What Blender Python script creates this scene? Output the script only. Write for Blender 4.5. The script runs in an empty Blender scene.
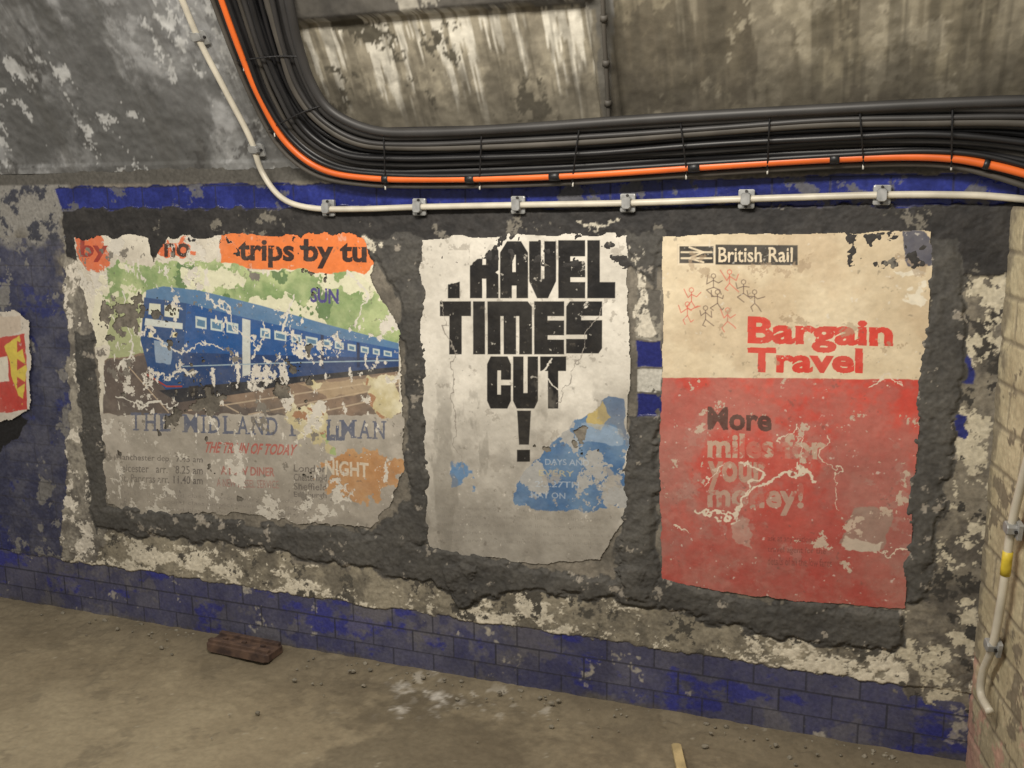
import bpy, math, random, bmesh
import numpy as np
from mathutils import Vector, Matrix
random.seed(4)
# ------------------------------------------------------------------ camera calibration
TH=math.radians(20.5); PH=math.radians(11.09); RO=math.radians(0.67); FPX=1000.0
C=Vector((0,-2.865,1.63))
F=Vector((-math.sin(TH)*math.cos(PH), math.cos(TH)*math.cos(PH), -math.sin(PH)))
R0=Vector((math.cos(TH),math.sin(TH),0)); U0=R0.cross(F)
R=math.cos(RO)*R0-math.sin(RO)*U0; U=math.cos(RO)*U0+math.sin(RO)*R0
cam=bpy.data.cameras.new('camera'); cam.lens=FPX/1024*36; cam.sensor_width=36
camo=bpy.data.objects.new('camera',cam); bpy.context.collection.objects.link(camo)
M=Matrix((R,U,-F)).transposed().to_4x4(); M.translation=C; camo.matrix_world=M
bpy.context.scene.camera=camo
try: bpy.context.scene.view_settings.view_transform='Standard'
except Exception as e: print(e)

ZV=1.70
def prof(z):
    d=max(0.0,z-ZV); return -(0.45*d+0.25*d*d)
def ray(px,py): return F+(px-512)/FPX*R-(py-384)/FPX*U
def on_wall(px,py,off=0.0):
    d=ray(px,py); t=-C.y/d.y
    for _ in range(40):
        z=C.z+t*d.z; t=(prof(z)-off-C.y)/d.y
    return C+t*d
def W(pts): return [(p.x,p.z) for p in (on_wall(*q) for q in pts)]
def on_floor(px,py,h=0.0):
    d=ray(px,py); t=(h-C.z)/d.z; return C+t*d
def Fl(pts): return [(p.x,p.y) for p in (on_floor(*q) for q in pts)]
CR=on_wall(1003,300); CRX=CR.x
FA=math.radians(12); RD=Vector((math.sin(FA),-math.cos(FA),0)); RN=Vector((-math.cos(FA),-math.sin(FA),0))
def on_right(px,py,off=0.0):
    d=ray(px,py); o=Vector((CRX,0,0))+RN*off
    t=(o-C).dot(RN)/d.dot(RN); return C+t*d
# ------------------------------------------------------------------ numpy tools
def lin(c):
    c=np.array(c,dtype=np.float32)/255.0
    return np.where(c<=0.04045,c/12.92,((c+0.055)/1.055)**2.4)
def sm(a,b,x):
    t=np.clip((x-a)/(b-a),0,1); return t*t*(3-2*t)
def vnoise(x,y,seed):
    rs=np.random.RandomState(seed); T=rs.rand(256,256).astype(np.float32)
    xi=np.floor(x).astype(int); yi=np.floor(y).astype(int); fx=(x-xi).astype(np.float32); fy=(y-yi).astype(np.float32)
    fx=fx*fx*(3-2*fx); fy=fy*fy*(3-2*fy)
    x0=xi&255;x1=(xi+1)&255;y0=yi&255;y1=(yi+1)&255
    return (T[x0,y0]*(1-fx)+T[x1,y0]*fx)*(1-fy)+(T[x0,y1]*(1-fx)+T[x1,y1]*fx)*fy
class Canvas:
    def __init__(s,a0,a1,b0,b1,step,seed=0):
        s.na=int((a1-a0)/step)+1; s.nb=int((b1-b0)/step)+1
        s.a0,s.b0,s.st=a0,b0,step
        s.A,s.B=np.meshgrid(a0+np.arange(s.na)*step,b0+np.arange(s.nb)*step)
        s.A=s.A.astype(np.float32); s.B=s.B.astype(np.float32)
        s.col=np.zeros(s.A.shape+(3,),np.float32); s.h=np.zeros(s.A.shape,np.float32)
        s.r=np.full(s.A.shape,0.8,np.float32); s.seed=seed
        s.wa=(s.n(16,901,5)-.5)*1.5; s.wb=(s.n(16,902,5)-.5)*1.5
    def n(s,f,seed,o=5,sx=1.0,sy=1.0,pers=.58):
        """equalised fractal noise: value distribution is uniform 0..1"""
        v=0;a=1.0; c,d=math.cos(.6),math.sin(.6); X=s.A*sx*f+50; Y=s.B*sy*f+50
        iso=(sx==1.0 and sy==1.0)
        for k in range(o):
            v=v+a*vnoise(X+17.3*k,Y+9.1*k,seed+s.seed*31+k*7); a*=pers
            X,Y=((c*X-d*Y)*2,(d*X+c*Y)*2) if iso else (X*2,Y*2)
        sub=np.sort(v.ravel()[::37]); q=np.linspace(0,1,65); xs=np.quantile(sub,q)
        return np.interp(v,xs,q).astype(np.float32)
    def sd(s,poly,jag=0.0):
        out=np.full(s.A.shape,9.0,np.float32)
        P=np.array(poly); m=abs(jag)+0.03
        i0=max(0,int((P[:,0].min()-m-s.a0)/s.st)); i1=min(s.na,int((P[:,0].max()+m-s.a0)/s.st)+2)
        j0=max(0,int((P[:,1].min()-m-s.b0)/s.st)); j1=min(s.nb,int((P[:,1].max()+m-s.b0)/s.st)+2)
        if i0>=i1 or j0>=j1: return out
        sl=(slice(j0,j1),slice(i0,i1))
        x=s.A[sl]+jag*s.wa[sl]; y=s.B[sl]+jag*s.wb[sl]
        d=np.full(x.shape,99.0,np.float32); ins=np.zeros(x.shape,bool)
        n=len(P)
        for k in range(n):
            ax,ay=P[k]; bx,by=P[(k+1)%n]
            ex,ey=bx-ax,by-ay; L=ex*ex+ey*ey+1e-12
            t=np.clip(((x-ax)*ex+(y-ay)*ey)/L,0,1)
            d=np.minimum(d,(x-ax-t*ex)**2+(y-ay-t*ey)**2)
            if ey!=0:
                ins^=((ay>y)!=(by>y))&(x<(ex)*(y-ay)/ey+ax)
        d=np.sqrt(d); out[sl]=np.where(ins,-d,d); return out
    def line(s,pts,w,jag=0.0):
        P=np.array(pts); m=abs(jag)+w+.01
        i0=max(0,int((P[:,0].min()-m-s.a0)/s.st)); i1=min(s.na,int((P[:,0].max()+m-s.a0)/s.st)+2)
        j0=max(0,int((P[:,1].min()-m-s.b0)/s.st)); j1=min(s.nb,int((P[:,1].max()+m-s.b0)/s.st)+2)
        o=np.zeros(s.A.shape,np.float32)
        if i0>=i1 or j0>=j1: return o
        sl=(slice(j0,j1),slice(i0,i1)); x=s.A[sl]+jag*s.wa[sl];y=s.B[sl]+jag*s.wb[sl]; d=np.full(x.shape,9.0)
        for k in range(len(P)-1):
            ax,ay=P[k]; bx,by=P[k+1]; ex,ey=bx-ax,by-ay; L=ex*ex+ey*ey+1e-12
            t=np.clip(((x-ax)*ex+(y-ay)*ey)/L,0,1)
            d=np.minimum(d,np.hypot(x-ax-t*ex,y-ay-t*ey))
        o[sl]=sm(w/2+s.st*.6,w/2-s.st*.6,d); return o
    def pm(s,poly,jag=0.0,soft=0.0015):
        return sm(soft,-soft,s.sd(poly,jag))
    def fill(s,m,rgb,rgh=None):
        m=np.asarray(m,np.float32); c=lin(rgb)
        s.col=s.col*(1-m[...,None])+c*m[...,None]
        if rgh is not None: s.r=s.r*(1-m)+rgh*m
    def mix(s,m,c1,c2,t,rgh=None):
        c=lin(c1)*(1-t[...,None])+lin(c2)*t[...,None]; m=m[...,None]
        s.col=s.col*(1-m)+c*m
        if rgh is not None: s.r=s.r*(1-m[...,0])+rgh*m[...,0]
    def tris(s,T):
        mk=np.zeros(s.A.shape,np.float32)
        for t in T:
            mn=t.min(0); mx=t.max(0)
            i0=max(0,int((mn[0]-s.a0)/s.st)); i1=min(s.na,int((mx[0]-s.a0)/s.st)+2)
            j0=max(0,int((mn[1]-s.b0)/s.st)); j1=min(s.nb,int((mx[1]-s.b0)/s.st)+2)
            if i0>=i1 or j0>=j1: continue
            x=s.A[j0:j1,i0:i1]; y=s.B[j0:j1,i0:i1]
            (ax,ay),(bx,by),(cx,cy)=t
            D=(bx-ax)*(cy-ay)-(cx-ax)*(by-ay)
            if abs(D)<1e-12: continue
            u=((x-ax)*(cy-ay)-(cx-ax)*(y-ay))/D; v=((bx-ax)*(y-ay)-(x-ax)*(by-ay))/D
            mk[j0:j1,i0:i1]=np.maximum(mk[j0:j1,i0:i1],((u>=-.001)&(v>=-.001)&(u+v<=1.001)))
        return mk
_tc={}
def text_tris(txt,off):
    k=(txt,off)
    if k in _tc: return _tc[k]
    cu=bpy.data.curves.new('t','FONT'); cu.body=txt; cu.offset=off; cu.resolution_u=3; cu.fill_mode='FRONT'
    ob=bpy.data.objects.new('t',cu); bpy.context.collection.objects.link(ob)
    bpy.context.view_layer.update()
    me=bpy.data.meshes.new_from_object(ob.evaluated_get(bpy.context.evaluated_depsgraph_get()))
    me.calc_loop_triangles()
    co=np.array([v.co[:2] for v in me.vertices]); tr=np.array([t.vertices[:] for t in me.loop_triangles])
    bpy.data.objects.remove(ob); bpy.data.curves.remove(cu); bpy.data.meshes.remove(me)
    mn=co.min(0); mx=co.max(0); T=((co-mn)/(mx-mn))[tr]; _tc[k]=T; return T
def quadmap(T,q):
    q=np.array(q) # TL TR BR BL
    u=T[...,0:1]; v=T[...,1:2]
    return (1-u)*v*q[0]+u*v*q[1]+u*(1-v)*q[2]+(1-u)*(1-v)*q[3]
def text(cv,txt,box,off=0.02,rise=0.0,shear=0.0):
    x0,y0,x1,y1=box
    q=W([(x0+shear,y0),(x1+shear,y0+rise),(x1,y1+rise),(x0,y1)])
    return cv.tris(quadmap(text_tris(txt,off),q))
def serif(cv,txt,x0,x1,y0,y1,rise,off=.0):
    """letter by letter slab-serif capitals"""
    adv={'I':.5,'M':1.25,'W':1.3,' ':.6,'L':.9}
    tot=sum(adv.get(c,1) for c in txt); x=x0; m=np.zeros_like(cv.A)
    for c in txt:
        w=adv.get(c,1)/tot*(x1-x0)
        if c!=' ':
            dy=rise*(x-x0)/(x1-x0)
            m=np.maximum(m,text(cv,c,(x+w*(.36 if c=='I' else .14),y0+dy,x+w*(.64 if c=='I' else .86),y1+dy),off,0))
            q=y1-(y1-y0)*.09; q2=y0+(y1-y0)*.09
            lo={'H':[(.03,.38),(.62,.97)],'M':[(.03,.34),(.66,.97)],'N':[(.03,.38)],'A':[(.0,.34),(.66,1.)],'T':[(.3,.7)],'I':[(.12,.88)],'P':[(.03,.5)],'L':[(.03,.4)],'D':[(.03,.3)],'E':[(.03,.3)]}.get(c,[])
            up={'H':[(.03,.38),(.62,.97)],'M':[(.03,.28),(.72,.97)],'N':[(.03,.28),(.62,.97)],'I':[(.12,.88)],'L':[(.03,.42)],'D':[(.03,.3)],'E':[(.03,.3)],'P':[(.03,.3)]}.get(c,[])
            for a,b in lo: m=np.maximum(m,cv.pm(W([(x+w*a,q+dy),(x+w*b,q+dy),(x+w*b,y1+dy),(x+w*a,y1+dy)]),0,.0008))
            for a,b in up: m=np.maximum(m,cv.pm(W([(x+w*a,y0+dy),(x+w*b,y0+dy),(x+w*b,q2+dy),(x+w*a,q2+dy)]),0,.0008))
        x+=w
    return m
# ------------------------------------------------------------------ materials / meshes
def attr_mat(name,bump=0.3,bscale=120,spec=0.3,var=0.25,dist=0.004):
    m=bpy.data.materials.new(name); m.use_nodes=True; nt=m.node_tree; b=nt.nodes['Principled BSDF']
    at=nt.nodes.new('ShaderNodeAttribute'); at.attribute_name='Col'
    ar=nt.nodes.new('ShaderNodeAttribute'); ar.attribute_name='Rgh'
    tc=nt.nodes.new('ShaderNodeTexCoord')
    no=nt.nodes.new('ShaderNodeTexNoise'); no.inputs['Scale'].default_value=bscale; no.inputs['Detail'].default_value=6
    nt.links.new(tc.outputs['Object'],no.inputs['Vector'])
    mr=nt.nodes.new('ShaderNodeMapRange'); mr.inputs[1].default_value=.3; mr.inputs[2].default_value=.7
    mr.inputs[3].default_value=1-var; mr.inputs[4].default_value=1+var
    nt.links.new(no.outputs[0],mr.inputs[0])
    vm=nt.nodes.new('ShaderNodeVectorMath'); vm.operation='SCALE'
    nt.links.new(at.outputs['Color'],vm.inputs[0]); nt.links.new(mr.outputs[0],vm.inputs['Scale'])
    nt.links.new(vm.outputs[0],b.inputs['Base Color']); nt.links.new(ar.outputs['Fac'],b.inputs['Roughness'])
    bp=nt.nodes.new('ShaderNodeBump'); bp.inputs['Strength'].default_value=bump; bp.inputs['Distance'].default_value=dist
    nt.links.new(no.outputs[0],bp.inputs['Height']); nt.links.new(bp.outputs[0],b.inputs['Normal'])
    b.inputs['Specular IOR Level'].default_value=spec
    return m
def plain_mat(name,rgb,rough=0.5,metal=0.0,var=0.3,scale=30,spec=.5,rgb2=None):
    m=bpy.data.materials.new(name); m.use_nodes=True; nt=m.node_tree; b=nt.nodes['Principled BSDF']
    tc=nt.nodes.new('ShaderNodeTexCoord'); no=nt.nodes.new('ShaderNodeTexNoise'); no.inputs['Scale'].default_value=scale; no.inputs['Detail'].default_value=5
    nt.links.new(tc.outputs['Object'],no.inputs['Vector'])
    cr=nt.nodes.new('ShaderNodeValToRGB'); c=lin(rgb); c2=lin(rgb2) if rgb2 else c*(1-var)
    cr.color_ramp.elements[0].position=.35; cr.color_ramp.elements[1].position=.65
    cr.color_ramp.elements[0].color=(*[float(v) for v in c2],1); cr.color_ramp.elements[1].color=(*[float(v) for v in c],1)
    nt.links.new(no.outputs[0],cr.inputs[0]); nt.links.new(cr.outputs[0],b.inputs['Base Color'])
    bp=nt.nodes.new('ShaderNodeBump'); bp.inputs['Strength'].default_value=.15; bp.inputs['Distance'].default_value=.002
    nt.links.new(no.outputs[0],bp.inputs['Height']); nt.links.new(bp.outputs[0],b.inputs['Normal'])
    b.inputs['Roughness'].default_value=rough; b.inputs['Metallic'].default_value=metal; b.inputs['Specular IOR Level'].default_value=spec
    return m
def grid_mesh(name,P,cv,mat,keep=None,smooth=True):
    nb,na=P.shape[:2]; idx=np.arange(nb*na).reshape(nb,na)
    f=np.stack([idx[:-1,:-1],idx[:-1,1:],idx[1:,1:],idx[1:,:-1]],-1).reshape(-1,4)
    co=P.reshape(-1,3); col=cv.col.reshape(-1,3); rg=cv.r.reshape(-1)
    if keep is not None:
        k=keep.reshape(-1); f=f[k[f].all(1)]; us=np.zeros(len(co),bool); us[f.ravel()]=True
        mp=np.cumsum(us)-1; f=mp[f]; co=co[us]; col=col[us]; rg=rg[us]
    me=bpy.data.meshes.new(name); me.vertices.add(len(co)); me.vertices.foreach_set('co',co.astype(np.float32).ravel())
    nf=len(f); me.loops.add(nf*4); me.loops.foreach_set('vertex_index',f.astype(np.int32).ravel())
    me.polygons.add(nf); me.polygons.foreach_set('loop_start',np.arange(nf,dtype=np.int32)*4)
    me.polygons.foreach_set('loop_total',np.full(nf,4,np.int32))
    me.polygons.foreach_set('use_smooth',np.full(nf,smooth,bool))
    me.update(calc_edges=True)
    ca=me.color_attributes.new(name='Col',type='FLOAT_COLOR',domain='POINT')
    rgba=np.ones((len(co),4),np.float32); rgba[:,:3]=np.clip(col,0,1); ca.data.foreach_set('color',rgba.ravel())
    ra=me.attributes.new('Rgh','FLOAT','POINT'); ra.data.foreach_set('value',np.clip(rg,.05,1).astype(np.float32))
    me.materials.append(mat); ob=bpy.data.objects.new(name,me); bpy.context.collection.objects.link(ob); return ob
def tf(n,f,s=.02): return sm(1-f-s,1-f+s,n)

# ================================================================== BACK WALL
cv=Canvas(-3.9,0.75,-0.01,1.72,0.0032,1)
A,B=cv.A,cv.B
n1=cv.n(3,1,5); n2=cv.n(14,2,6,pers=.7); n3=cv.n(45,3,4); n4=cv.n(7,4,6,pers=.65); n5=cv.n(5,5,6,pers=.7)
one=np.ones_like(A)
cv.mix(one,(96,92,85),(126,120,110),n2,.85)
cv.h=(n3-.5)*.002+(n2-.5)*.002
def tiles(zlo,zhi,tw=.152,th=.076,off=0.0):
    row=np.floor((B-zlo)/th); u=(A+off)/tw+.5*(row%2); fu=(u-np.floor(u))*tw; fv=((B-zlo)/th-row)*th
    g=np.minimum(np.minimum(fu,tw-fu),np.minimum(fv,th-fv))
    tid=vnoise(np.floor(u)*1.0+.001,row*1.0+.001,77)
    return sm(.0036,.0014,g),tid
xL=on_wall(72,350).x
g,tid=tiles(0.0,1.6)
ml=sm(xL+.03,xL-.03,A+.05*cv.wa)*(B<1.47)
cv.mix(ml,(54,57,82),(82,83,98),n2,.45)
cv.fill(ml*tf(n4,.20,.06)*.7,(38,46,104),.25)
cv.fill(ml*tf(cv.n(8,40,6,pers=.7),.15)*.8,(126,124,120),.8)
cv.fill(ml*g*.5,(56,55,60),.9)
cv.fill(sm(xL+.06,xL-.0,A+.05*cv.wa)*sm(1.42,1.50,B+.05*cv.wb),(132,130,126),.85)
cv.fill(sm(xL+.14,xL+.02,A+.08*cv.wa)*sm(1.38,1.46,B+.04*cv.wb)*sm(.6,.85,n2),(60,62,72),.85)
cv.fill(cv.pm(W([(-40,412),(18,412),(28,420),(20,436),(4,446),(-10,470),(-40,480)]),.01),(24,23,25),.6)
# --- skirt: dusty slate-blue glazed tiles, brighter glaze where the dirt is rubbed off
ZS=0.225
msk=sm(ZS+.004,ZS-.004,B+.010*cv.wb+.004)
cv.mix(msk,(72,73,96),(92,92,108),n2,.34)
cv.mix(msk*sm(.0,.9,tid)*.6,(54,57,104),(74,76,108),n3,.30)
nb_=cv.n(8,50,6,sx=.6,pers=.65)
cv.fill(msk*tf(nb_,.16,.10)*.75,(48,54,136),.16)
cv.fill(msk*tf(n5,.16,.10)*.45,(112,109,106),.8)
cv.fill(msk*tf(cv.n(12,51,5,pers=.7),.015,.01)*.8,(176,170,156),.8)
cv.fill(msk*g*.85,(44,44,54),.9)
cv.fill(msk*sm(.04,.0,B+.03*n2-.01)*.8,(88,83,73),.95)
cv.h=np.where(msk>.5,-.004-.0018*g+.0003*n3,cv.h+.004)
# --- lower pale band
band=cv.pm(W([(60,536),(60,572),(960,712),(1000,705),(1000,640),(900,650),(640,600),(430,580),(95,526)]),.03)*(1-msk)
cv.mix(band,(106,101,91),(148,141,125),n2,.85)
cw=cv.n(10,60,7,sx=.7,pers=.76)
bias=.24*cv.pm(W([(430,585),(660,600),(680,650),(420,625)]),.03,.05)+.18*cv.pm(W([(66,540),(300,575),(400,600),(400,615),(66,565)]),.03,.03)
wt=sm(.70,.80,cw+bias)
cv.fill(band*wt*.92,(210,203,186),.6); cv.h+=band*wt*.002
cv.fill(band*tf(cv.n(16,61,6,pers=.74),.14,.03),(80,77,71),.9)
lb=cv.pm(W([(64,240),(78,236),(98,400),(112,520),(100,560),(62,556),(70,400)]),.02)
cv.mix(lb,(98,94,89),(152,147,136),n2,.85)
cv.fill(lb*tf(cv.n(12,62,6,pers=.72),.32),(206,200,188),.7); cv.h+=lb*.003
rb=cv.pm(W([(925,235),(1012,215),(990,520),(975,712),(900,700),(905,600)]),.03)
cv.mix(rb,(84,80,75),(128,122,110),n2,.85)
cv.fill(rb*tf(cv.n(10,63,6,pers=.74),.26),(186,179,160),.7)
cv.fill(rb*tf(cv.n(8,64,6,pers=.74),.22),(60,58,55),.9)
for q in [[(944,352),(973,354),(970,380),(941,378)],[(946,412),(968,414),(966,440),(940,438)]]:
    cv.fill(cv.pm(W(q),.014),(42,48,110),.3)
# --- blue top band + black band
g2,tid2=tiles(1.572,1.65,.152,.078)
mb=cv.pm([(on_wall(62,200).x,1.572),(0.75,1.572),(0.75,1.652),(on_wall(55,200).x,1.652)],.008)
cv.mix(mb,(28,36,98),(42,52,128),n2,.22); cv.fill(mb*g2*.8,(20,20,44),.7)
cv.fill(mb*tf(cv.n(9,66,6,pers=.7),.08,.03)*.9,(92,92,96),.8)
cv.h=np.where(mb>.5,.001*n3,cv.h)
xbl=on_wall(66,230).x
mk=cv.pm([(xbl,1.40),(.35,1.40),(.35,1.574),(xbl,1.574)],.012)
cv.mix(mk,(32,31,32),(54,52,51),n2*.6+n3*.4,.7)
cv.fill(mk*tf(cv.n(10,67,6,pers=.72),.05),(112,108,100),.85); cv.h+=mk*.003
cv.fill(sm(1.655,1.665,B),(84,82,78),.9)
# --- dark mortar
DM=[
 ([(74,330),(96,332),(110,512),(96,536),(86,470)],.010),
 ([(92,500),(200,516),(300,528),(372,530),(436,548),(436,584),(350,566),(250,548),(150,538),(95,530)],.012),
 ([(366,236),(424,234),(434,548),(396,548),(366,530),(408,500),(405,400),(398,300),(384,270)],.011),
 ([(425,540),(500,560),(622,578),(664,586),(656,606),(560,596),(512,594),(470,604),(430,580)],.014),
 ([(625,232),(664,234),(662,290),(634,278)],.011),
 ([(622,500),(626,412),(662,416),(660,592),(640,598),(615,560)],.014),
 ([(932,232),(962,238),(966,330),(958,420),(940,540),(925,600),(900,606),(908,500),(924,330)],.011),
 ([(652,576),(760,600),(906,608),(912,652),(800,642),(700,620),(656,606)],.014),
 ([(440,560),(480,560),(478,604),(458,608)],.024),
 ([(612,566),(650,562),(652,600),(628,598)],.022)]
for i,(q,th) in enumerate(DM):
    s=cv.sd(W(q),.020); m=sm(.002,-.002,s)
    cv.mix(m,(60,59,58),(86,84,80),np.clip(n4*.4+n2*.3+n3*.3,0,1),.8)
    cv.fill(m*tf(cv.n(20,80+i,5,pers=.7),.03,.01),(142,136,127),.85)
    cv.h=np.maximum(cv.h,sm(.001,-.02,s)*th*(.6+.35*n4+.3*n2)+m*(n3*.003))
for q,c in [([(637,341),(662,341),(662,366),(637,366)],(38,44,110)),([(637,368),(662,368),(662,391),(637,391)],(196,194,186)),([(637,393),(662,393),(662,416),(637,416)],(38,44,110)),
            ([(637,288),(662,290),(662,340),(637,338)],(140,136,126))]:
    m=cv.pm(W(q),.005); cv.fill(m,c,.25); cv.h=np.where(m>.5,.002,cv.h)
cv.fill(cv.pm(W([(637,288),(662,290),(662,416),(637,416)]),.005)*tf(n4,.15),(90,87,82),.8)
cv.fill(cv.pm(W([(632,236),(648,236),(650,300),(662,330),(640,340)]),.02)*sm(.45,.6,n2),(200,194,180),.7)
for k,q in enumerate([[(572,218),(618,222),(610,229),(580,228)],[(366,238),(384,238),(384,250),(374,250)]]):
    cv.fill(cv.pm(W(q),.02)*sm(.2,.4,n2),(206,200,184),.7)
cv.col*=(1-.18*sm(.5,1,n1))[...,None]*np.array([1,.99,.97],np.float32)
Pw=np.stack([A,-cv.h,B],-1)
grid_mesh('wall_back',Pw,cv,attr_mat('wall_surface',.30,90,.4,.20))

# ================================================================== VAULT
cv=Canvas(-4.2,1.3,1.70,2.75,0.006,2)
A,B=cv.A,cv.B; n1=cv.n(1.6,1,6); n2=cv.n(5,2,7,pers=.68); n3=cv.n(25,3,4); n6=cv.n(12,6,6,pers=.72); one=np.ones_like(A)
xs=on_wall(606,60).x
cv.mix(one,(98,97,94),(126,125,121),n1,.85)
left=sm(on_wall(285,80).x+.1,on_wall(285,80).x-.1,A)
cv.mix(left,(96,96,96),(138,139,139),n1*.5+n6*.5,.7)
cv.fill(left*tf(n2,.34,.10)*.75,(156,157,158),.6)
cv.fill(left*tf(cv.n(2.2,9,7,pers=.66),.25,.12)*.75,(78,78,77),.8)
cv.fill(left*tf(cv.n(7,10,7,pers=.74),.11,.03)*.85,(190,191,190),.5)
cv.fill(left*tf(cv.n(6,21,7,pers=.74),.06,.03)*.8,(70,69,68),.8)
cv.fill(left*tf(cv.n(7,23,6,sx=1,sy=.12,pers=.7),.22,.12)*.4,(82,81,78),.8)
pan=cv.pm(W([(270,8),(300,130),(604,130),(600,8)]),.01)
cv.mix(pan,(116,110,97),(152,145,128),n2*.5+n6*.5,.8)
st=cv.n(34,11,5,sx=1,sy=.06,pers=.72)
top=W([(450,20)])[0][1]; dz=np.clip(top-B,0,9)
cv.fill(pan*sm(.62,.80,st+.25*sm(.10,.02,dz)-.30*sm(.06,.26,dz))*.85,(204,200,188),.6)
cv.fill(pan*sm(.62,.88,cv.n(26,17,5,sx=1,sy=.09,pers=.72))*.5,(84,79,68),.6)
cv.fill(pan*tf(cv.n(6,12,7,pers=.72),.10,.03),(80,76,66),.85)
ri=cv.pm(W([(612,-60),(1300,-60),(1300,170),(612,170)]),.0)
cv.mix(ri,(98,91,78),(130,123,105),n6*.5+n1*.5,.85)
cv.fill(ri*tf(cv.n(3,14,7,pers=.68),.24,.015)*.75,(84,78,67),.85)
cv.fill(ri*tf(cv.n(5,15,7,pers=.74),.08,.02)*.8,(152,145,128),.8)
cv.fill(ri*tf(cv.n(14,16,5,sx=1,sy=.10,pers=.7),.18,.08)*.4,(152,145,128),.8)
cv.fill(ri*tf(cv.n(11,26,5,sx=1,sy=.10,pers=.7),.26,.10)*.5,(70,66,57),.8)
zt=W([(450,12)])[0][1]
led=sm(zt-.004,zt+.004,B)*(A>on_wall(272,5).x)*(A<xs)
cv.mix(led,(62,60,57),(88,85,80),n2,.9)
cv.fill(led*tf(cv.n(9,22,6,pers=.7),.12),(150,146,136),.9)
rib=sm(.035,.025,np.abs(A-xs)); cv.fill(rib*.6,(72,68,60),.9)
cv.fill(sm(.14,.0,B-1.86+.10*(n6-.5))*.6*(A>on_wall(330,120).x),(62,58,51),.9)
cv.h=(n3-.5)*.004+(n2-.5)*.008+rib*.03+led*.05
py=-(0.45*np.clip(B-ZV,0,9)+0.25*np.clip(B-ZV,0,9)**2)
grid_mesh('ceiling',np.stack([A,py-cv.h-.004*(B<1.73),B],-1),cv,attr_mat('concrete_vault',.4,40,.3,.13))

# ================================================================== FLOOR
cv=Canvas(-5.2,1.6,-3.6,0.02,0.008,3)
A,B=cv.A,cv.B; n1=cv.n(1.4,1,6); n2=cv.n(6,2,6,pers=.68); n3=cv.n(30,3,4); one=np.ones_like(A)
cv.mix(one,(128,117,97),(154,143,120),n1*.6+n2*.4,.9)
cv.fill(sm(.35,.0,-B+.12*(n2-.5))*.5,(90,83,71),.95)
wet=cv.pm(Fl([(330,672),(420,690),(520,720),(560,800),(300,800),(340,740),(370,710)]),.14,.10)
cv.fill(wet*.55,(82,75,64),.7)
wet=cv.pm(Fl([(560,740),(760,780),(760,860),(520,860)]),.14,.10); cv.fill(wet*.35,(84,78,68),.7)
sp=cv.pm(Fl([(384,684),(430,684),(444,702),(418,720),(398,712)]),.07,.03)
cv.fill(sp*sm(.3,.7,n3*.4+n2*.6)*.8,(200,195,186),.8)
sp=cv.pm(Fl([(360,655),(640,714),(640,722),(400,700)]),.06,.04); cv.fill(sp*sm(.80,.86,n3*.4+n2*.6)*.7,(168,162,150),.8)
cv.fill(tf(cv.n(34,9,4,pers=.7),.008,.004)*.5,(172,166,150),.9)
cv.fill(tf(cv.n(9,10,6,pers=.7),.12,.06)*.4,(102,94,80),.9)
cv.h=(n2-.5)*.005+(n3-.5)*.003+.022*sm(.14,.0,-B+.10*(n2-.5))
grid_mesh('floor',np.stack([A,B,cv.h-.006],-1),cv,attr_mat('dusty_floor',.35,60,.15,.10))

# ================================================================== RIGHT WALL
cv=Canvas(0,1.9,-0.01,1.572,0.004,4)
A,B=cv.A,cv.B; n2=cv.n(7,2,6,pers=.65); n3=cv.n(30,3,4); one=np.ones_like(A)
cv.mix(one,(172,161,133),(198,188,158),n2,.6)
tw,th=.215,.112; row=np.floor(B/th); u=A/tw+.5*(row%2); fu=(u-np.floor(u))*tw; fv=(B/th-row)*th
g=sm(.008,.004,np.minimum(np.minimum(fu,tw-fu),np.minimum(fv,th-fv)))
cv.fill(g*.8,(126,117,100),.9)
cv.fill(tf(cv.n(6,5,7,pers=.7),.12),(124,115,98),.85)
cv.fill(sm(.06,.02,A+.04*cv.wa)*.8,(116,108,94),.9)
cv.fill(sm(.45,.25,B+.1*cv.wb)*sm(.4,.6,n2)*.7,(192,144,132),.8)
cv.fill(sm(.35,.1,B+.1*cv.wb)*.3,(100,92,82),.8)
cv.h=(n3-.5)*.003-g*.003
O=np.array([CRX,0,0]); P=O+cv.A[...,None]*np.array(RD)+(cv.h+0)[...,None]*np.array(RN); P[...,2]=B
cv.col=cv.col[:,::-1]; cv.r=cv.r[:,::-1]
grid_mesh('wall_right',P[:,::-1],cv,attr_mat('painted_blocks',.3,80,.4,.12))
# ================================================================== POSTERS
def poster_canvas(px,step,seed):
    q=np.array(W(px)); mn=q.min(0)-.01; mx=q.max(0)+.01
    return Canvas(mn[0],mx[0],mn[1],mx[1],step,seed)
paper=attr_mat('poster_paper',.15,60,.35,.07,.002)
def finish(cv,keep,name,base=.007,dust=.12):
    n=cv.n(5,500,4); w=cv.n(22,501,4); d=cv.n(9,502,7,pers=.75); d2=cv.n(3,503,6)
    cv.mix(np.clip(dust*(.3+.9*d+.8*d2),0,1)*(.7+.6*sm(1.1,.5,cv.B)),(136,128,114),(166,158,143),d)
    cv.fill(tf(cv.n(60,504,3),.012,.006)*.45,(92,86,78)); cv.fill(tf(cv.n(70,505,3),.010,.005)*.5,(214,208,196))
    h=base+.002*n+.0012*w+cv.h
    return grid_mesh(name,np.stack([cv.A,-h,cv.B],-1),cv,paper,keep)
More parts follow.
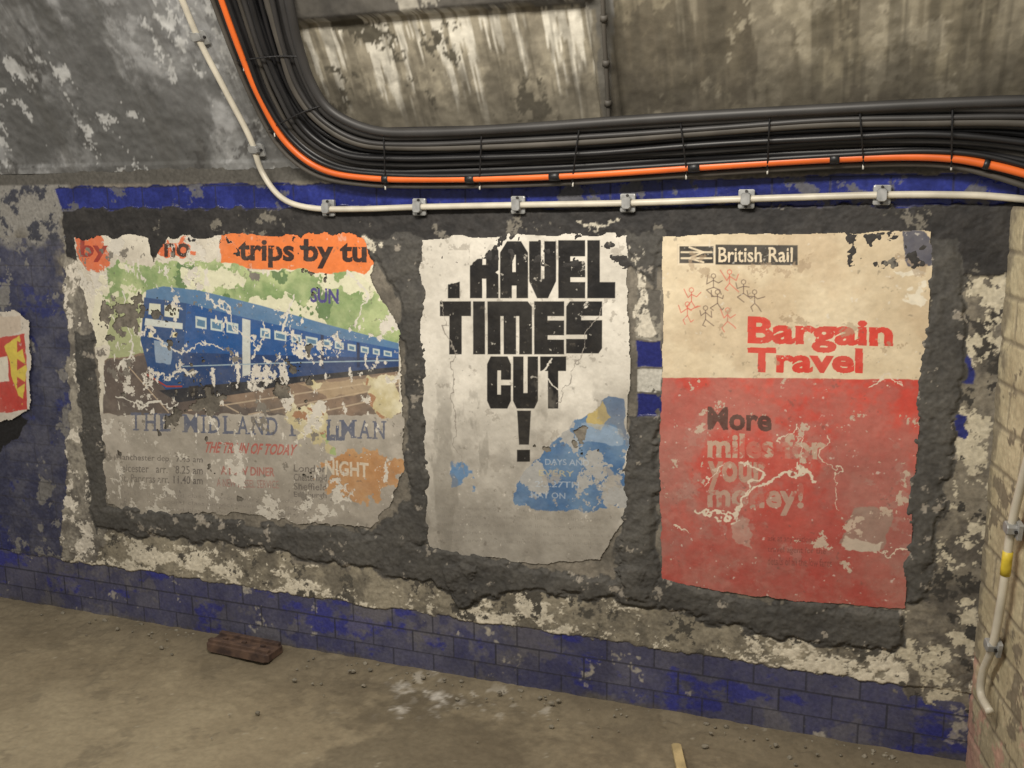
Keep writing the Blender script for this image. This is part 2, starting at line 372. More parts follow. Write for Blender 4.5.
# ---- left poster: train picture
q1=[(68,230),(402,230),(410,534),(110,518)]
cv=poster_canvas(q1,.0016,5); A,B=cv.A,cv.B
n2=cv.n(8,2,6); n3=cv.n(30,3,4); n4=cv.n(14,4,5); one=np.ones_like(A)
cv.mix(one,(198,191,176),(222,216,200),n2,.6)
cv.mix(cv.pm(W([(72,412),(410,412),(410,540),(72,540)]),.0,.01),(152,146,136),(182,175,164),n2,.7)
cv.mix(cv.pm(W([(80,470),(410,480),(410,540),(80,540)]),.03,.04)*.8,(134,128,119),(162,155,145),n4,.7)
cv.fill(cv.pm(W([(95,268),(400,268),(400,345),(95,345)]),.01)*.8,(224,220,194))
tr=cv.pm(W([(104,266),(150,262),(190,268),(232,262),(300,272),(352,268),(376,296),(400,306),(400,350),(330,334),(250,306),(200,292),(150,290),(128,312),(108,300)]),.03)
cv.mix(tr,(120,148,94),(176,190,138),n4,.6)
cv.fill(tr*tf(n2,.25),(98,126,82)); cv.fill(tr*tf(cv.n(12,31,5),.25),(216,215,186))
cv.fill(cv.pm(W([(112,300),(142,300),(145,352),(108,362)]),.02),(164,172,128))
gr=cv.pm(W([(106,360),(150,350),(180,392),(400,366),(402,414),(106,414)]),.006)
cv.mix(gr,(100,87,79),(138,117,100),n4,.6)
cv.fill(cv.pm(W([(106,362),(148,352),(170,392),(290,414),(106,414)]),.01)*.75,(76,70,71))
for a,b in [((400,378),(190,410)),((400,385),(250,414)),((400,394),(310,414)),((150,362),(240,412)),((130,366),(170,412))]:
    cv.fill(cv.line(W([a,b]),.005),(176,158,136))
cv.fill(cv.pm(W([(300,384),(402,372),(402,384),(330,398)]),.01)*.6,(186,164,132))
blue=(30,82,144)
cv.fill(cv.pm(W([(148,290),(165,286),(200,290),(262,305),(332,325),(400,343),(400,351),(330,338),(250,320),(190,305),(147,300)])),(80,120,160))
cv.fill(cv.pm(W([(188,303),(250,318),(330,336),(400,349),(400,366),(330,375),(250,382),(182,390),(178,340)])),blue,.4)
cv.fill(cv.pm(W([(182,352),(250,354),(330,356),(400,358),(400,366),(330,375),(250,382),(182,390)])),(24,60,110),.4)
cv.fill(cv.pm(W([(146,297),(188,303),(183,389),(168,390),(150,370),(142,340)])),(30,72,124),.4)
cv.fill(cv.pm(W([(147,318),(184,323),(184,329),(146,325)])),(206,212,206))
for q in [[(151,303),(162,304),(162,315),(150,314)],[(166,305),(181,307),(180,318),(166,316)]]: cv.fill(cv.pm(W(q)),(214,216,196))
cv.fill(cv.pm(W([(156,340),(174,342),(172,364),(158,362)]),.005),(140,160,182))
for x in (152,176): cv.fill(cv.pm(W([(x-2,332),(x+2,332),(x+2,337),(x-2,337)])),(230,220,180))
cv.fill(cv.line(W([(148,374),(168,386),(183,386)]),.006),(160,60,50))
def wy(x,a,b): return a+(x-188)*(b-a)/209.
for x0,x1 in [(197,208),(212,224),(228,240),(262,272),(276,288),(293,303),(307,319),(324,332),(336,345),(349,357),(362,370),(374,381),(385,393)]:
    cv.fill(cv.pm(W([(x0,wy(x0,314,352)),(x1,wy(x1,314,352)),(x1,wy(x1,326,357)),(x0,wy(x0,326,357))]),0),(196,208,204))
    cv.fill(cv.pm(W([(x0+1.5,wy(x0,317,353.5)),(x1-1.5,wy(x1,317,353.5)),(x1-1.5,wy(x1,324,356)),(x0+1.5,wy(x0,324,356))]),0),(84,124,156))
cv.fill(cv.pm(W([(244,318),(252,320),(252,374),(244,376)])),(198,202,196))
for x in (322,358): cv.fill(cv.pm(W([(x,wy(x,306,350)),(x+3,wy(x+3,306,350)),(x+3,wy(x,372,366)),(x,wy(x,372,366))])),(20,44,84))
cv.fill(cv.line(W([(184,366),(300,362),(400,360)]),.004),(150,172,186))
cv.fill(cv.pm(W([(160,390),(250,381),(400,366),(400,371),(300,382),(250,392),(180,402)])),(34,38,48))
for x in (190,206,232,262,276): cv.fill(cv.pm(W([(x,386-(x-190)*.1),(x+10,385-(x-190)*.1),(x+9,396-(x-190)*.14),(x+1,397-(x-190)*.14)])),(22,24,32))
og=cv.pm(W([(222,230),(366,230),(384,250),(368,274),(300,270),(222,264)]),.010)
cv.fill(og,(226,122,60),.45)
for q in [[(74,238),(100,236),(112,262),(96,272),(80,258)],[(152,240),(192,238),(196,254),(170,258)]]:
    cv.fill(cv.pm(W(q),.02),(214,108,66))
cv.fill(text(cv,'by',(82,240,110,262),.03),(150,40,30)); cv.fill(text(cv,'no',(166,243,192,257),.03),(60,36,32))
cv.fill(text(cv,'SUN',(312,287,340,302),.03,2),(64,58,126))
slate=(72,84,112)
cv.fill(serif(cv,'THE MIDLAND P LLMAN',130,388,412,430,9,.012)*.9,slate,.6)
cv.fill(text(cv,'THE TRAIN OF TODAY',(205,441,296,452),.03,3,3)*.85,(176,76,66))
for i,(t,x0,x1) in enumerate([('Manchester dep.  7.45 am',118,204),('Leicester   arr.   8.25 am',120,204),('St. Pancras arr. 11.40 am',122,204)]):
    cv.fill(text(cv,t,(x0,453+i*10,x1,461+i*10),0.01,3)*.85,(66,62,63))
cv.fill(text(cv,'A NEW DINER',(222,465,276,474),.03,2)*.8,(166,78,70))
cv.fill(text(cv,'A NEW DIESEL SERVICE',(218,478,280,486),.01,2)*.7,(150,94,88))
for i,t in enumerate(['London','Chesterfield','Sheffield','Edinburgh']):
    cv.fill(text(cv,t,(295,464+i*9,328,471+i*9),0.01,1)*.85,(76,70,70))
for i in range(4): cv.fill(text(cv,'First and second class service every weekday',(126,490+i*7,300,495+i*7),0,9)*.5,(110,104,100))
m=cv.pm(W([(285,412),(300,384),(345,380),(402,372),(402,440),(352,452),(300,440)]),.03)
m=m*tf(cv.n(6,91,6),.72)
cv.mix(m,(190,178,134),(220,213,184),n4,.6); cv.fill(m*tf(n2,.16),(160,116,84)); cv.fill(m*tf(cv.n(9,33,5),.2),(156,178,116))
cv.fill(text(cv,'LL',(328,425,346,440),.03),slate)
m=cv.pm(W([(322,458),(352,444),(396,456),(402,480),(374,508),(344,494),(322,484)]),.04)*tf(cv.n(8,92,6),.85)
cv.mix(m,(178,126,76),(194,148,98),n4,.6)
cv.fill(text(cv,'NIGHT',(326,459,370,474),.03,3)*.85,(214,204,184))
# rips down to white ply
nn=cv.n(9,41,7,pers=.70)
edge=sm(.16,.0,-cv.sd(W([(76,236),(398,232),(406,470),(372,528),(108,504)]),.0))
prot=1-og
rp=sm(.92,.93,nn+.045*edge*prot-.06*og)
cv.fill(rp,(208,203,192),.8); cv.h-=rp*.0012
rp=tf(cv.n(22,42,6,sx=1.5,sy=.8,pers=.66),.028,.006)*(1-.7*og); cv.fill(rp,(214,209,198),.8)
rp=tf(cv.n(12,43,6,pers=.7),.02,.006)*prot; cv.fill(rp,(118,113,106),.9)
cv.fill(text(cv,'trips by tu',(240,238,368,267),.035,2)*(1-tf(cv.n(12,95,6),.05,.01)),(48,28,28))
for l in [[(240,322),(248,340),(262,352),(250,362)],[(214,300),(232,310),(240,330)],[(150,330),(185,352),(205,340)],[(268,318),(262,352)],[(120,290),(132,330),(124,370)],[(200,338),(222,348)],[(160,378),(196,372)],[(300,300),(286,330),(300,352)],[(352,276),(366,300),(352,330)],[(120,400),(150,408),(180,402)]]:
    cv.fill(cv.line(W(l),.008,.026),(212,208,197))
cv.fill(sm(1.0,.45,B)*.20*one,(120,115,107))
keep=(cv.sd(W([(74,238),(150,236),(156,262),(168,236),(232,236),(300,233),(366,234),(374,262),(372,284),(384,300),(400,330),(404,400),(403,470),(394,500),(372,528),(300,522),(220,512),(150,514),(108,504),(104,420),(97,340),(84,290)]),.013)<0)&((cv.n(5,44,6,pers=.65)<.975)|(og>.3))
finish(cv,keep,'train_travel_poster',dust=.13)
# ---- middle poster: typographic
q2=[(418,234),(632,230),(626,580),(424,560)]
cv=poster_canvas(q2,.0016,6); A,B=cv.A,cv.B
n2=cv.n(8,2,6); n4=cv.n(14,4,5); n5=cv.n(4,6,5); one=np.ones_like(A)
cv.mix(one,(196,191,180),(218,213,202),n2,.45)
cv.mix(cv.pm(W([(418,420),(632,420),(632,590),(418,590)]),.05,.12),(156,151,142),(184,179,169),n4,.45)
cv.fill(cv.pm(W([(418,500),(632,510),(632,590),(418,590)]),.04,.05)*.55,(122,117,109))
bm=cv.pm(W([(514,505),(516,484),(545,448),(590,412),(612,398),(628,402),(626,506),(580,510)]),.014)
cv.mix(bm,(66,102,144),(98,128,160),n4,.45)
cv.fill(bm*tf(cv.n(11,8,6,pers=.7),.28),(160,160,158),.7)
cv.fill(cv.pm(W([(590,412),(606,402),(612,420),(600,432),(588,426)]),.012),(182,164,108)); cv.fill(cv.pm(W([(448,462),(478,462),(474,494),(452,492)]),.02)*sm(.35,.5,n4),(92,128,166))
cv.fill(cv.pm(W([(584,424),(622,428),(622,446),(576,442)]),.012)*.6,(150,168,186))
for i,(t,w) in enumerate([('DAYS AND',(546,590)),('EVERY',(540,575)),('2B 27TH',(536,580)),('MAY ON',(532,566))]):
    cv.fill(text(cv,t,(w[0],458+i*11,w[1],464+i*11),.01,1)*.6,(176,186,196) if i!=1 else (186,176,130))
for i in range(5): cv.fill(text(cv,'summer services on the main lines, see timetables',(438,505+i*8,604,509+i*8),0,4)*.35,(116,112,106))
blk=(24,24,26)
G={'T':([(0,1),(1,1),(1,.72),(.7,.72),(.7,0),(.3,0),(.3,.72),(0,.72)],[]),
'R':([(0,0),(0,1),(.85,1),(1,.88),(1,0)],[[(.44,.62),(.56,.62),(.56,.78),(.44,.78)],[(.43,-.1),(.57,-.1),(.57,.36),(.43,.36)],[(.9,.48),(1.1,.40),(1.1,.56)]]),
'A':([(0,0),(0,.8),(.25,1),(.75,1),(1,.8),(1,0)],[[(.44,.46),(.56,.46),(.56,.76),(.44,.76)],[(.42,-.1),(.58,-.1),(.58,.22),(.42,.22)]]),
'V':([(0,1),(0,.3),(.3,0),(.7,0),(1,.3),(1,1)],[[(.44,.34),(.56,.34),(.56,1.1),(.44,1.1)]]),
'E':([(0,0),(0,1),(1,1),(1,0)],[[(.45,.64),(1.1,.64),(1.1,.72),(.45,.72)],[(.45,.28),(1.1,.28),(1.1,.36),(.45,.36)]]),
'L':([(0,0),(0,1),(.45,1),(.45,.28),(1,.28),(1,0)],[]),
'I':([(0,0),(0,1),(1,1),(1,0)],[]),
'M':([(0,0),(0,1),(.9,1),(1,.9),(1,0)],[[(.29,-.1),(.36,-.1),(.36,.72),(.29,.72)],[(.64,-.1),(.71,-.1),(.71,.72),(.64,.72)]]),
'S':([(0,.12),(0,.9),(.1,1),(1,1),(1,.1),(.9,0),(0,0)],[[(.42,.64),(1.1,.64),(1.1,.72),(.42,.72)],[(-.1,.28),(.58,.28),(.58,.36),(-.1,.36)]]),
'C':([(.15,0),(0,.15),(0,.85),(.15,1),(.85,1),(1,.85),(1,.15),(.85,0)],[[(.43,.27),(.58,.27),(.58,.73),(.43,.73)],[(.57,.45),(1.1,.45),(1.1,.55),(.57,.55)]]),
'U':([(0,1),(0,.15),(.15,0),(.85,0),(1,.15),(1,1)],[[(.42,.3),(.58,.3),(.58,1.1),(.42,1.1)]])}
def glyph(ch,x0,x1,yt,yb):
    so,cu=G[ch]; f=lambda P:W([(x0+u*(x1-x0),yb+v*(yt-yb)) for u,v in P])
    m=cv.pm(f(so),0,.0012)
    for c in cu: m=m*(1-cv.pm(f(c),0,.001))
    return m
letters=np.zeros_like(A)
for ch,x0,x1,yt,yb in [('T',440,470,250,298),('R',471,499.5,244,298),('A',501,529,241,298),('V',530,557,241,298),('E',559,586,240,298),('L',588,616,240,298),
  ('T',441,472,301,354),('I',474,486,301,354),('M',488.5,533,301,354),('E',535,565,301,354),('S',567,603,301,353),
  ('C',488,512,356,408),('U',514,539,356,408),('T',541,567,356,408)]:
    letters=np.maximum(letters,glyph(ch,x0,x1,yt,yb))
letters=np.maximum(letters,cv.pm(W([(518,410),(532,410),(530,444),(520,444)]))); letters=np.maximum(letters,cv.pm(W([(518,449),(531,449),(531,461),(518,461)])))
tear=cv.pm(W([(430,234),(492,234),(482,256),(470,264),(462,280),(448,286),(440,300),(430,300)]),.012)
tear=np.maximum(tear,cv.pm(W([(474,238),(508,234),(494,248),(482,252)]),.01)*.85)
tear=np.maximum(tear,cv.line(W([(553,356),(545,372),(562,392)]),.004,.012))
tear=np.maximum(tear,tf(cv.n(14,41,6,pers=.7),.010,.004))
cv.fill(letters*(1-tear),blk,.35)
cv.fill(tf(cv.n(16,42,6,pers=.7),.05,.02)*(1-letters)*.7,(156,150,140),.8)
cv.fill(cv.line(W([(440,300),(455,345),(450,400),(462,470)]),.003,.02),(140,134,126))
cv.fill(cv.line(W([(560,400),(585,340),(604,300)]),.003,.02),(150,144,136))
cv.fill(tf(cv.n(5,43,6,sx=1.4,sy=.6),.12,.04)*sm(1.15,.9,B)*.5,(120,115,106),.8)
keep=(cv.sd(W([(421,238),(520,234),(626,234),(629,300),(630,400),(626,520),(600,560),(540,562),(470,556),(428,546),(424,400)]),.008)<0)&((cv.n(6,45,6)<.99)|(B<.8))
finish(cv,keep,'typographic_travel_poster',dust=.05)
# ---- right poster
q3=[(660,230),(936,228),(912,614),(656,588)]
cv=poster_canvas(q3,.0016,7); A,B=cv.A,cv.B
n2=cv.n(6,2,6); n4=cv.n(14,4,5); one=np.ones_like(A)
cv.mix(one,(202,185,155),(220,205,176),n2,.5)
cv.fill(tf(cv.n(4,8,5),.3,.2)*.4,(182,158,126))
red=cv.pm(W([(650,377),(935,379),(925,640),(650,640)]),.002)
cv.mix(red,(188,62,52),(204,80,68),n2,.45)
cv.fill(red*sm(1.1,.50,B+.15*(n4-.5))*.55,(138,84,80))
cv.fill(red*tf(cv.n(5,12,6,pers=.68),.42,.25)*.42,(148,116,108))
cv.fill(red*tf(cv.n(12,13,6,pers=.74),.12,.05)*.35*sm(1.1,.8,B),(170,140,130))
cv.fill(red*cv.pm(W([(650,560),(935,570),(925,640),(650,640)]),.02,.04)*.6,(166,60,54))
cv.fill(cv.pm(W([(678,244),(798,245),(798,265),(678,264)])),(36,34,34),.5)
cv.fill(text(cv,'British Rail',(719,247,793,262),.012),(220,205,178))
cv.fill(cv.pm(W([(678,244),(716,244),(716,265),(678,265)])),(220,205,178)); cv.fill(cv.pm(W([(680,246),(714,246),(714,263),(680,263)])),(36,34,34))
for a,b in [((682,252),(712,252)),((682,258),(712,258)),((690,247),(704,252)),((704,252),(690,258)),((690,258),(704,262))]:
    cv.fill(cv.line(W([a,b]),.005),(220,205,178))
cv.fill(text(cv,'Bargain',(748,316,893,351),.04,3),(206,60,48),.4)
cv.fill(text(cv,'Travel',(748,347,863,372),.04,1),(206,60,48),.4)
def man(x,y,s,c,k):
    rr=random.Random(k); j=lambda v:v+rr.uniform(-2.5,2.5)
    L=[[(x,y-6*s),(x,y+3*s)],[(x,y-4*s),(j(x-5*s),j(y-2*s)),(j(x-7*s),j(y-8*s))],[(x,y-4*s),(j(x+5*s),j(y-1*s)),(j(x+8*s),j(y-5*s))],[(x,y+3*s),(j(x-5*s),j(y+8*s)),(j(x-2*s),j(y+12*s))],[(x,y+3*s),(j(x+5*s),j(y+8*s)),(j(x+8*s),j(y+9*s))]]
    for l in L: cv.fill(cv.line(W(l),.0028)*.85,c)
    o=[(x+2.3*s*math.cos(t),y-8.3*s+2.3*s*math.sin(t)) for t in np.linspace(0,6.28,9)]; cv.fill(cv.line(W(o),.0024)*.85,c)
dk=(92,72,66); rd=(204,96,80)
for k,(x,y,c) in enumerate([(692,298,rd),(714,284,dk),(730,280,rd),(744,290,dk),(755,300,dk),(706,316,dk),(728,318,rd),(718,300,dk),(688,312,rd)]): man(x,y,1.0,c,k)
worn=1-.75*tf(cv.n(16,96,6,pers=.7),.22,.06)
cv.fill(text(cv,'More',(708,406,772,429),.035,2),(84,46,43))
cv.fill(text(cv,'miles for',(708,432,826,457),.035,2)*.9*worn,(188,164,144)); cv.fill(text(cv,'your',(708,460,766,490),.035,1)*.8*worn,(178,148,130)); cv.fill(text(cv,'money!',(708,481,804,514),.035,1)*.8*worn,(178,154,138))
for i,t in enumerate(['ask at any station or','travel agent for the','details of all the low fares']):
    cv.fill(text(cv,t,(768,534+i*11,820+i*6,542+i*11),0.01,2)*.6,(104,52,48))
cr=(216,202,182)
for l,w in [([(690,503),(706,515),(735,512),(760,490),(790,470),(806,460)],.008),([(742,458),(758,478),(748,495),(736,516)],.008),([(800,458),(806,475),(812,487)],.008),([(704,492),(712,470),(722,462)],.004),([(776,440),(800,430),(812,456)],.004),([(668,520),(690,530)],.006),([(870,385),(885,380),(900,388)],.005),([(850,540),(870,546),(905,556)],.004),([(820,430),(835,470),(842,505)],.003)]:
    cv.fill(cv.line(W(l),w,.03),cr,.8)
cv.fill(cv.pm(W([(852,504),(892,512),(886,548),(842,540)]),.014)*.85,(146,122,110),.8); cv.fill(cv.pm(W([(846,534),(884,542),(880,550),(842,546)]),.014),(188,172,156),.8)
cv.fill(cv.pm(W([(735,515),(750,515),(750,545),(735,540)]),.02)*.5,(180,160,146))
cv.fill(red*tf(cv.n(16,41,6,pers=.72),.026,.006),(190,168,150),.8)
cv.fill(cv.pm(W([(906,234),(936,236),(930,262),(912,262)]),.02),(74,76,92),.8); cv.fill(cv.pm(W([(896,270),(934,262),(928,300),(905,290)]),.03)*sm(.3,.4,n4),(222,214,195),.8)
cv.fill(tf(cv.n(12,43,6,pers=.7),.03,.01)*(1-red)*.6,(160,138,112))
keep=(cv.sd(W([(664,236),(800,233),(932,231),(930,300),(922,380),(914,500),(905,608),(800,600),(730,592),(662,580),(660,450),(663,330)]),.005)<0)
finish(cv,keep,'rail_fare_poster',dust=.13)
# ---- fragment poster far left
q4=[(-40,308),(36,308),(38,424),(-40,430)]
cv=poster_canvas(q4,.003,8); one=np.ones_like(cv.A)
cv.fill(one,(200,192,180)); cv.fill(cv.pm(W([(-40,340),(28,334),(31,410),(-40,414)]),.006),(186,58,50),.5)
cv.fill(cv.pm(W([(-40,316),(22,316),(24,332),(-40,343)]),.01),(190,176,160)); cv.fill(cv.pm(W([(8,345),(22,335),(30,370),(26,406),(16,380)]),.006),(210,188,72),.5)
cv.fill(cv.pm(W([(-10,360),(10,356),(12,380),(-10,384)]),.004),(216,208,192))
for k in range(4): cv.fill(cv.pm(W([(20,340+k*18),(29,346+k*18),(20,352+k*18)])),(180,54,46))
keep=cv.sd(W([(-40,314),(16,310),(33,320),(34,410),(20,418),(-40,424)]),.01)<0
finish(cv,keep,'torn_poster',.012)

# ================================================================== TUBES
def crom(P,n=10):
    P=[Vector(p) for p in P]; out=[]
    Q=[2*P[0]-P[1]]+P+[2*P[-1]-P[-2]]
    for i in range(1,len(Q)-2):
        a,b,c,d=Q[i-1:i+3]
        for k in range(n):
            t=k/n; out.append(.5*((2*b)+(c-a)*t+(2*a-5*b+4*c-d)*t*t+(3*b-a-3*c+d)*t**3))
    out.append(P[-1]); return out
def tube(path,r,seg=10,caps=True):
    V=[];Fc=[]
    n=len(path); prev=None
    for i,p in enumerate(path):
        t=(path[min(i+1,n-1)]-path[max(i-1,0)]).normalized()
        if prev is None:
            a=Vector((0,1,0)); a=(a-t*a.dot(t)); a=a.normalized() if a.length>.1 else Vector((1,0,0))
        else: a=(prev-t*prev.dot(t)).normalized()
        prev=a; b=t.cross(a)
        for k in range(seg):
            w=2*math.pi*k/seg; V.append(p+r*(math.cos(w)*a+math.sin(w)*b))
    for i in range(n-1):
        for k in range(seg):
            k2=(k+1)%seg; Fc.append((i*seg+k,i*seg+k2,(i+1)*seg+k2,(i+1)*seg+k))
    if caps: Fc.append(tuple(range(seg))[::-1]); Fc.append(tuple((n-1)*seg+k for k in range(seg)))
    return V,Fc
def mesh_obj(name,parts,parent=None,smooth=True):
    V=[];Fc=[];mi=[];mats=[]
    for v,f,m in parts:
        if m not in mats: mats.append(m)
        o=len(V); V+=[tuple(x) for x in v]; Fc+=[tuple(i+o for i in q) for q in f]; mi+=[mats.index(m)]*len(f)
    me=bpy.data.meshes.new(name); me.from_pydata(V,[],Fc)
    for m in mats: me.materials.append(m)
    me.polygons.foreach_set('material_index',mi); me.polygons.foreach_set('use_smooth',[smooth]*len(mi)); me.update()
    ob=bpy.data.objects.new(name,me); bpy.context.collection.objects.link(ob)
    if parent: ob.parent=parent
    return ob
def box(c,ax,ay,az,sx,sy,sz,ch=.15):
    k=min(sx,sy)*ch; pr=[(-sx+k,-sy),(sx-k,-sy),(sx,-sy+k),(sx,sy-k),(sx-k,sy),(-sx+k,sy),(-sx,sy-k),(-sx,-sy+k)]
    V=[];n=8
    for s,q in ((-1,.9),(-.8,1),(.8,1),(1,.9)):
        for x,y in pr: V.append(c+ax*x*q+ay*y*q+az*sz*s)
    Fc=[(i*n+k,i*n+(k+1)%n,(i+1)*n+(k+1)%n,(i+1)*n+k) for i in range(3) for k in range(n)]
    Fc.append(tuple(range(n))[::-1]); Fc.append(tuple(3*n+k for k in range(n))); return V,Fc
m_black=plain_mat('cable_black',(32,32,34),.42,0,.35,12); m_dk=plain_mat('cable_charcoal',(54,53,53),.5,0,.3,9)
m_gr=plain_mat('cable_dusty',(78,74,68),.65,0,.35,9); m_or=plain_mat('conduit_orange',(226,108,46),.4,0,.25,6)
m_wh=plain_mat('conduit_cream',(206,200,184),.4,0,.25,14); m_gal=plain_mat('galvanised',(160,161,160),.4,.2,.35,40)
m_tray=plain_mat('tray_steel',(52,50,50),.5,.5,.4,20); m_tie=plain_mat('cable_tie_white',(210,208,200),.5)
Tp=[(283,-30),(288,0),(298,45),(312,84),(334,112),(374,131),(430,133),(520,128),(620,121),(720,114),(820,108),(920,104),(1030,101),(1130,100)]
Bt=[(212,-30),(222,0),(240,50),(260,98),(286,142),(322,169),(372,178),(450,179),(560,176),(700,167),(830,159),(930,157),(995,166),(1080,190)]
bundle=bpy.data.objects.new('cable_bundle',None); bpy.context.collection.objects.link(bundle)
parts=[]; N=12
for i in range(-2,N+1):
    t=i/N
    rr=random.Random(i+9)
    if i==0: continue
    off=.05+.012*(i%2)+.02*math.sin(i*1.7)+(.014 if i>5 else 0)
    P=[]
    for k,(a,b) in enumerate(zip(Tp,Bt)):
        wob=rr.uniform(-.03,.03)
        tt=t+wob
        if i<0: tt=t*.85
        P.append(on_wall(b[0]+(a[0]-b[0])*tt,b[1]+(a[1]-b[1])*tt,off))
    r=rr.choice([.0075,.009,.0105]) if i<10 else .014
    m=[m_black,m_black,m_dk,m_black,m_gr][(i*3)%5] if i<10 else m_dk
    v,f=tube(crom(P),r); parts.append((v,f,m))
for i in range(7):
    P=[on_wall(b[0]+(a[0]-b[0])*((i+.5)/7),b[1]+(a[1]-b[1])*((i+.5)/7),.030) for a,b in zip(Tp,Bt)]
    v,f=tube(crom(P),.013); parts.append((v,f,m_black))
mesh_obj('black_cables',parts,bundle)
parts=[]
Tc=crom([Vector((a[0],a[1],0)) for a in Tp],10); Bc=crom([Vector((b[0],b[1],0)) for b in Bt],10)
for k in (22,36,52,66,76,86,95,104,113):
    a=Tc[k]; b=Bc[min(k,len(Bc)-1)]
    if k>50:
        b=min(Bc,key=lambda q:abs(q.x-a.x))
    P=[on_wall(b[0]-(a[0]-b[0])*.12,b[1]-(a[1]-b[1])*.16,.075),on_wall((a[0]+b[0])/2,(a[1]+b[1])/2,.098),on_wall(a[0],a[1]+3,.085)]
    v,f=tube(crom(P,5),.0025,6); parts.append((v,f,m_black))
    p=on_wall(b[0],b[1]+7,.075); v,f=tube([p,p+Vector((.0,0,-.012))],.0025,6); parts.append((v,f,m_tie))
mesh_obj('cable_ties',parts,bundle)
P=crom([on_wall(b[0],b[1],.078) for b in Bt],12)
parts=[(*tube(P,.0105,12),m_or)]
for px in (380,470,548,690,830,985):
    i=min(range(len(P)),key=lambda j:abs(P[j].x-on_wall(px,170,.078).x))
    parts.append((*tube(P[i:i+2],.0135,12),m_black))
mesh_obj('orange_cable',parts,bundle)
parts=[]
ya=lambda x:132-(x-350)*.02
for dy in (0,8):
    P=[on_wall(x,ya(x)+dy-3,.02) for x in range(345,640,20)]; parts.append((*tube(P,.003,6),m_tray))
for x in range(350,636,9):
    parts.append((*tube([on_wall(x,ya(x)-3,.02),on_wall(x,ya(x)+5,.02)],.0035,6),m_tray))
mesh_obj('perforated_tray',parts,bundle,smooth=False)
# white conduit
cond=bpy.data.objects.new('electrical_conduit',None); bpy.context.collection.objects.link(cond)
Wc=[(168,-30),(182,0),(200,42),(226,92),(250,138),(262,172),(282,198),(312,208),(360,209),(420,207),(517,205),(627,203),(746,199),(882,195),(960,195),(1000,197),(1060,203)]
Pc=[on_wall(x,y,.03) for x,y in Wc]
mesh_obj('conduit_tube',[(*tube(crom(Pc,10),.0095,12),m_wh)],cond)
def clamp(p,t,nrm,parent,name='saddle_clamp'):
    s=t.cross(nrm).normalized()
    parts=[(*box(p-nrm*.012,t,s,nrm,.022,.026,.006),m_gal),(*box(p+nrm*.004,t,s,nrm,.013,.017,.012,.4),m_gal)]
    for k in (-1,1): parts.append((*tube([p+s*.021*k-nrm*.008,p+s*.021*k+nrm*.0],.004,8),m_tray))
    return mesh_obj(name,parts,parent,smooth=False)
for (x,y),(x2,y2) in [((198,38),(204,50)),((255,150),(259,163)),((327,208),(335,208)),((418,207),(430,207)),((517,205),(530,205)),((627,203),(640,203)),((746,199),(760,199)),((882,195),(895,195))]:
    a=on_wall(x,y,.03); b=on_wall(x2,y2,.03); clamp(a,(b-a).normalized(),Vector((0,-1,0)),cond)
P=[on_wall(x,y,.05) for x,y in [(602,-30),(604,30),(607,80),(609,125)]]
parts=[(*tube(crom(P,6),.006,10),m_gr)]
for y in (15,60,100):
    a=on_wall(603+y*.05,y,.05); b=on_wall(603+y*.05,y+6,.05); parts.append((*tube([a,b],.010,10),m_gr))
mesh_obj('vault_pipe',parts)
# right hand conduit
cond2=bpy.data.objects.new('electrical_conduit.001',None); bpy.context.collection.objects.link(cond2)
Pr=[on_right(x,y,.03) for x,y in [(1060,380),(1034,440),(1020,490),(1011,530),(1003,590),(993,645),(983,672),(981,694),(990,712)]]
m_yel=plain_mat('label_yellow',(214,190,60),.5)
Pq=crom(Pr,8); parts=[(*tube(Pq,.0105,12),m_wh),(*tube(Pq[27:31],.0122,12),m_yel)]
mesh_obj('conduit_tube',parts,cond2)
for (x,y),(x2,y2) in [((1012,528),(1010,540)),((992,645),(990,655))]:
    a=on_right(x,y,.03); b=on_right(x2,y2,.03); clamp(a,(b-a).normalized(),RN,cond2)
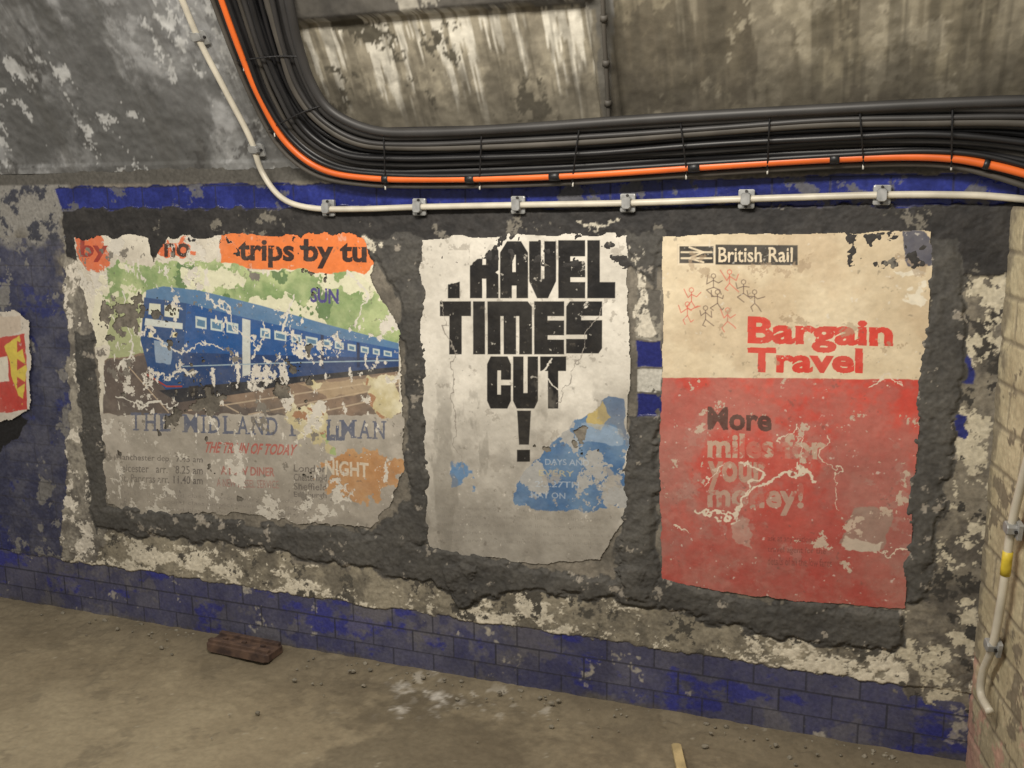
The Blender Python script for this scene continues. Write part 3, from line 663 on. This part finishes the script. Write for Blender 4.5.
# ================================================================== floor objects
m_rust=plain_mat('rusty_iron',(104,82,68),.8,.1,.5,25,rgb2=(62,48,44))
m_rub=plain_mat('rubble_stone',(140,133,118),.9,0,.4,20)
a=on_floor(206,648,.02); b=on_floor(268,661,.02); t=(b-a); L=t.length/2; t.normalize(); s=Vector((0,0,1)).cross(t).normalized()
c=(a+b)/2+s*.045; c.z=.034
parts=[(*box(c-Vector((0,0,.008)),t,Vector((0,0,1)),s,L,.016,.05,.25),m_rust),(*box(c+Vector((0,0,.012))-s*.03,t,Vector((0,0,1)),s,L*.96,.007,.010,.3),m_rust),(*box(c+Vector((0,0,.012))+s*.032,t,Vector((0,0,1)),s,L*.96,.007,.010,.3),m_rust)]
for k in (-.6,0,.6): parts.append((*tube([c+t*L*k+Vector((0,0,.004)),c+t*L*k+Vector((0,0,.016))],.009,8),m_rust))
mesh_obj('rusty_iron_block',parts,smooth=False)
bm=bmesh.new(); rr=random.Random(3)
for k in range(150):
    px=rr.uniform(20,900); base=600+.165*px; py=base+abs(rr.gauss(0,1))*18-2
    if k<8: py=rr.uniform(640,765)
    p=on_floor(px,py,.0)
    if p.y>-.02: p.y=-.02-rr.random()*.05
    if (p-c).length<.24 or 650<px<700: continue
    r=rr.choice([.003,.004,.005,.008]) ; p.z=r*.4+.012*(1 if p.y>-.12 else 0)
    g=bmesh.ops.create_icosphere(bm,subdivisions=1,radius=r)
    for v in g['verts']: v.co=Vector((v.co.x*rr.uniform(.7,1.5),v.co.y*rr.uniform(.7,1.4),v.co.z*rr.uniform(.5,1)))+p
me=bpy.data.meshes.new('rubble'); bm.to_mesh(me); me.materials.append(m_rub); ob=bpy.data.objects.new('rubble',me); bpy.context.collection.objects.link(ob)
m_wood=plain_mat('splintered_wood',(196,176,130),.8)
a=on_floor(676,745,.012); b=on_floor(682,772,.012); t=(b-a).normalized(); s=Vector((0,0,1)).cross(t)
mesh_obj('wood_offcut',[(*box((a+b)/2,t,s,Vector((0,0,1)),(b-a).length/2,.014,.008,.5),m_wood)],smooth=False)

# ================================================================== LIGHT
def area(name,loc,tgt,sx,sy,e,col=(1,.93,.82)):
    l=bpy.data.lights.new(name,'AREA'); l.shape='RECTANGLE'; l.size=sx; l.size_y=sy; l.energy=e; l.color=col
    o=bpy.data.objects.new(name,l); o.location=loc; d=Vector(tgt)-Vector(loc); o.rotation_euler=d.to_track_quat('-Z','Y').to_euler(); bpy.context.collection.objects.link(o)
area('fluorescent_batten',(-.8,-1.8,2.6),(-.95,0,1.2),1.3,.2,60)
area('fluorescent_batten.001',(-3.0,-2.2,2.7),(-2.8,0,1.2),1.2,.2,22)
w=bpy.data.worlds.new('w'); bpy.context.scene.world=w; w.use_nodes=True; w.node_tree.nodes['Background'].inputs[0].default_value=(1,.95,.88,1); w.node_tree.nodes['Background'].inputs[1].default_value=.36
